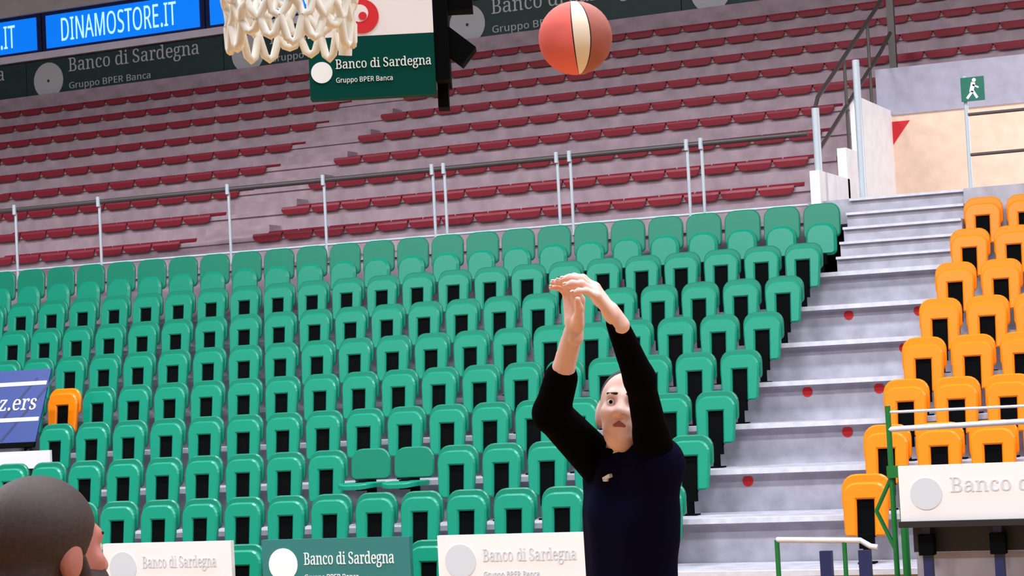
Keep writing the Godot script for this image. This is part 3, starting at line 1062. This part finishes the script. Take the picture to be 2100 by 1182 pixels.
func player() -> void:
	var root := thing("person", "player in black sleeves and navy shirt, both arms raised after a shot", "person", Vector3(-2.28, 0, -6.16))
	var o := root.position
	var neck := Vector3(-2.256, 1.855, -6.123) - o
	var pelvis := Vector3(-2.274, 1.10, -6.153) - o
	var sh_a := Vector3(-2.350, 1.806, -6.216) - o        # his right shoulder, left in the picture
	var sh_b := Vector3(-2.126, 1.850, -6.020) - o
	var el_a := Vector3(-2.405, 1.992, -5.925) - o
	var wr_a := Vector3(-2.268, 2.233, -5.790) - o
	var el_b := Vector3(-2.080, 2.078, -5.790) - o
	var wr_b := Vector3(-2.092, 2.250, -5.645) - o
	var tip_a := Vector3(-2.238, 2.40, -5.73) - o
	var tip_b := Vector3(-2.150, 2.37, -5.58) - o
	var lat := (sh_b - sh_a).normalized()
	lat.y = 0
	lat = lat.normalized()
	var front := Vector3.UP.cross(lat).normalized()        # the way the chest faces
	if front.dot(Vector3(-1, 0, 0)) < 0:
		front = -front
	var head_c := Vector3(-2.230, 1.985, -6.078) - o
	# head: looks up towards the ball and a little to the camera
	var look := Vector3(0.20, 0.24, 0.94).normalized()
	var hx := Vector3.UP.cross(look).normalized()
	var hplace := Transform3D(Basis(hx, look.cross(hx).normalized(), look).rotated(look, -0.10).scaled(Vector3.ONE * 1.05), head_c)
	var skin := new_st(false)
	field_mesh(skin, head_shapes(), 0.0045, 0.022, hplace)
	# arms, neck and trunk
	var knee_a := pelvis + lat * -0.12 + Vector3(0, -0.52, 0) + front * 0.06
	var knee_b := pelvis + lat * 0.12 + Vector3(0, -0.52, 0) + front * 0.05
	var ank_a := knee_a + Vector3(0, -0.48, 0) - front * 0.05
	var ank_b := knee_b + Vector3(0, -0.48, 0) - front * 0.05
	var hip_a := pelvis - lat * 0.09
	var hip_b := pelvis + lat * 0.09
	field_mesh(skin, [cap(neck + Vector3(0, -0.04, 0), head_c + hplace.basis * Vector3(0, -0.06, -0.02), 0.062, 0.056), cap(el_a, el_a.lerp(wr_a, 0.35), 0.036, 0.037), cap(el_a.lerp(wr_a, 0.35), wr_a, 0.037, 0.027), cap(el_b, wr_b, 0.033, 0.024), cap(sh_a, el_a, 0.055, 0.042), cap(sh_b, el_b, 0.040, 0.034),
		cap(sh_a, sh_b, 0.06, 0.06), cap(neck - Vector3(0, 0.10, 0), pelvis, 0.085, 0.085), cap(hip_a, knee_a, 0.075, 0.05), cap(hip_b, knee_b, 0.075, 0.05), cap(knee_a, ank_a, 0.05, 0.035), cap(knee_b, ank_b, 0.05, 0.035)], 0.014, 0.03)
	# hands
	var dir_a := (tip_a - wr_a)
	var dir_b := (tip_b - wr_b)
	var pa := Transform3D(aim(dir_a, Vector3(-0.45, 0.1, 0.85)), wr_a)
	var pb := Transform3D(aim(dir_b, Vector3(-0.85, -0.1, 0.25)), wr_b)
	var ha := hand_shapes(1.0, 0.75, 0.14)
	var hb := hand_shapes(-1.0, 0.65, 0.14)
	field_mesh(skin, ha, 0.0035, 0.010, pa)
	field_mesh(skin, hb, 0.0035, 0.010, pb)
	skin.index()
	skin.generate_normals()
	var body := part("body", skin.commit(), M.skin, root)
	face_details(body, hplace, M.hair)
	nails(body, ha, pa)
	nails(body, hb, pb)
	# close-cropped hair with a high hairline
	var hair := [ell(Vector3(0, 0.040, -0.022), Vector3(0.081, 0.087, 0.098)), cut(Vector3(0, -0.01, 0.085), Vector3(0.085, 0.115, 0.085)), cut(Vector3(0, -0.10, 0.02), Vector3(0.12, 0.10, 0.10)), cut(Vector3(0, -0.09, -0.06), Vector3(0.12, 0.06, 0.10))]
	field_part("hair", hair, 0.0045, 0.006, M.hair, root, hplace)
	# clothing
	var chest := neck + Vector3(0, -0.17, 0)
	var sleeve_end := el_a.lerp(wr_a, 0.42)
	var trunk := [cap(neck + Vector3(0, -0.02, 0) - lat * 0.02, neck + Vector3(0, -0.04, 0), 0.072, 0.085), cap(sh_a + Vector3(0, -0.02, 0), sh_b + Vector3(0, -0.02, 0), 0.078, 0.078),
		cap(chest - lat * 0.10, pelvis - lat * 0.085 + Vector3(0, 0.05, 0), 0.092, 0.088), cap(chest + lat * 0.10, pelvis + lat * 0.085 + Vector3(0, 0.05, 0), 0.092, 0.088), cap(sh_b + Vector3(0, -0.02, 0), chest + lat * 0.10 + Vector3(0, -0.05, 0), 0.066, 0.085), cap(chest + front * 0.02, pelvis + Vector3(0, 0.05, 0) + front * 0.01, 0.105, 0.092)]
	field_part("shirt", trunk, 0.012, 0.05, M.navy, root)
	var sl := field_part("sleeve", [cap(sh_a, el_a, 0.070, 0.055), cap(el_a, sleeve_end, 0.054, 0.049)], 0.011, 0.02, M.black_cloth, root)
	sl.set_meta("label", "black sleeve pushed up on the forearm")
	field_part("sleeve", [cap(sh_b.lerp(el_b, 0.03), sh_b.lerp(el_b, 0.3), 0.064, 0.050), cap(sh_b.lerp(el_b, 0.3), el_b, 0.050, 0.041), cap(el_b, wr_b.lerp(el_b, 0.08), 0.045, 0.031)], 0.011, 0.02, M.black_cloth, root)
	var ringc: Array = []
	for i in 25:
		var a := TAU * i / 24
		ringc.append(neck + Vector3(0, 0.035, 0) + lat * cos(a) * 0.070 + front * sin(a) * 0.070 + Vector3(0, -0.02 * sin(a), 0))
	var stc := new_st()
	add_tube(stc, ringc, 0.012, 8, false)
	part("collar", stc.commit(), M.black_cloth, root)
	var mark := new_st()
	var mp := Vector3(-2.282, 1.797, -6.030) - o
	var mb := aim(Vector3(0, 1, 0), Vector3(-0.58, 0.08, 0.81))
	add_box(mark, mp, Vector3(0.038, 0.010, 0.012), mb * Basis(Vector3.BACK, 0.3))
	add_box(mark, mp + mb * Vector3(-0.006, -0.008, 0), Vector3(0.018, 0.008, 0.012), mb)
	part("chest_mark", mark.commit(), M.white_print, root)
	field_part("trousers", [cap(pelvis - lat * 0.08, pelvis + lat * 0.08, 0.10, 0.10), cap(hip_a, knee_a, 0.098, 0.07), cap(hip_b, knee_b, 0.098, 0.07), cap(knee_a, ank_a, 0.07, 0.05), cap(knee_b, ank_b, 0.07, 0.05)], 0.015, 0.04, M.black_cloth, root)
	for a in [ank_a, ank_b]:
		field_part("shoe", [cap(Vector3(a.x, 0.045, a.z) - front * 0.06, Vector3(a.x, 0.04, a.z) + front * 0.17, 0.045, 0.038), cap(a - Vector3(0, 0.03, 0), Vector3(a.x, 0.05, a.z), 0.05, 0.045)], 0.012, 0.03, M.shoe, root)

func spectator() -> void:
	var head_c := Vector3(-2.191, 1.814, -3.107)
	var root := thing("person", "dark-haired person seen from behind at the lower left corner", "person", Vector3(head_c.x, 0, head_c.z))
	var h := Vector3(0, head_c.y, 0)
	# faces away from the camera and to the right
	var look := Vector3(0.28, -0.02, -0.96).normalized()
	var hx := Vector3.UP.cross(look).normalized()
	var place := Transform3D(Basis(hx, look.cross(hx).normalized(), look), h)
	var right := look.cross(Vector3.UP).normalized()
	var skin := new_st(false)
	field_mesh(skin, head_shapes(), 0.0045, 0.022, place)
	var neck := h + Vector3(0, -0.20, 0) - look * 0.03
	var sa := neck + right * 0.19 + Vector3(0, -0.08, 0)
	var sb := neck - right * 0.19 + Vector3(0, -0.08, 0)
	var pel := Vector3(0, 0.92, 0) - look * 0.03
	var arms: Array = []
	var sleeves: Array = []
	for s in [sa, sb]:
		var out: Vector3 = (s - neck)
		out.y = 0
		out = out.normalized()
		var el: Vector3 = s + Vector3(0, -0.30, 0) + out * 0.05
		var wr: Vector3 = el + Vector3(0, -0.25, 0) + look * 0.06
		arms.append(cap(s, el, 0.05, 0.04))
		arms.append(cap(el, wr, 0.04, 0.028))
		sleeves.append(cap(s, el, 0.07, 0.055))
		sleeves.append(cap(el, wr + Vector3(0, 0.02, 0), 0.055, 0.042))
		var pl := Transform3D(aim(Vector3(0, -1, 0) + look * 0.15, -out), wr)
		var left: bool = s == sb
		field_mesh(skin, hand_shapes(1.0 if left else -1.0, 0.35, 0.08), 0.004, 0.010, pl)
	var hips := [pel + right * 0.09, pel - right * 0.09]
	var legs: Array = []
	var trous: Array = [cap(hips[0], hips[1], 0.11, 0.11)]
	for q in hips:
		var kn: Vector3 = q + Vector3(0, -0.43, 0) + look * 0.02
		var an: Vector3 = Vector3(kn.x, 0.09, kn.z) - look * 0.03
		legs.append(cap(q, kn, 0.075, 0.05))
		legs.append(cap(kn, an, 0.05, 0.035))
		trous.append(cap(q, kn, 0.10, 0.075))
		trous.append(cap(kn, an, 0.075, 0.06))
	field_mesh(skin, [cap(neck + Vector3(0, -0.06, 0), h + Vector3(0, -0.05, 0) - look * 0.02, 0.06, 0.058), cap(sa, sb, 0.06, 0.06), cap(neck - Vector3(0, 0.12, 0), pel, 0.10, 0.10)] + arms + legs, 0.016, 0.03)
	skin.index()
	skin.generate_normals()
	var body := part("body", skin.commit(), M.skin_tan, root)
	face_details(body, place, M.hair)
	field_part("hair", [ell(Vector3(0, 0.036, -0.022), Vector3(0.090, 0.097, 0.106)), ell(Vector3(0, -0.035, -0.055), Vector3(0.072, 0.075, 0.062)), cut(Vector3(0, -0.045, 0.085), Vector3(0.13, 0.115, 0.080)), cut(Vector3(0.09, -0.04, 0.0), Vector3(0.03, 0.045, 0.036)), cut(Vector3(-0.09, -0.04, 0.0), Vector3(0.03, 0.045, 0.036))], 0.0045, 0.010, M.hair_brown, root, place)
	field_part("beard", [ell(Vector3(0, -0.062, 0.046), Vector3(0.073, 0.062, 0.068)), cap(Vector3(-0.070, -0.01, 0.012), Vector3(-0.060, -0.06, 0.03), 0.012, 0.020), cap(Vector3(0.070, -0.01, 0.012), Vector3(0.060, -0.06, 0.03), 0.012, 0.020), cut(Vector3(0, -0.01, 0.12), Vector3(0.036, 0.055, 0.05))], 0.0045, 0.012, M.hair_brown, root, place)
	field_part("jacket", [cap(neck + Vector3(0, -0.05, 0), neck + Vector3(0, -0.07, 0), 0.085, 0.10), cap(sa, sb, 0.085, 0.085), cap(neck + right * 0.09 - Vector3(0, 0.2, 0), pel + right * 0.07, 0.12, 0.11), cap(neck - right * 0.09 - Vector3(0, 0.2, 0), pel - right * 0.07, 0.12, 0.11)] + sleeves, 0.016, 0.05, M.grey_cloth, root)
	field_part("trousers", trous, 0.016, 0.04, M.black_cloth, root)
	for q in hips:
		var f := Vector3(q.x, 0.045, q.z)
		field_part("shoe", [cap(f - look * 0.08, f + look * 0.15, 0.045, 0.04), cap(f + Vector3(0, 0.06, 0) - look * 0.03, f, 0.05, 0.045)], 0.014, 0.03, M.black, root)
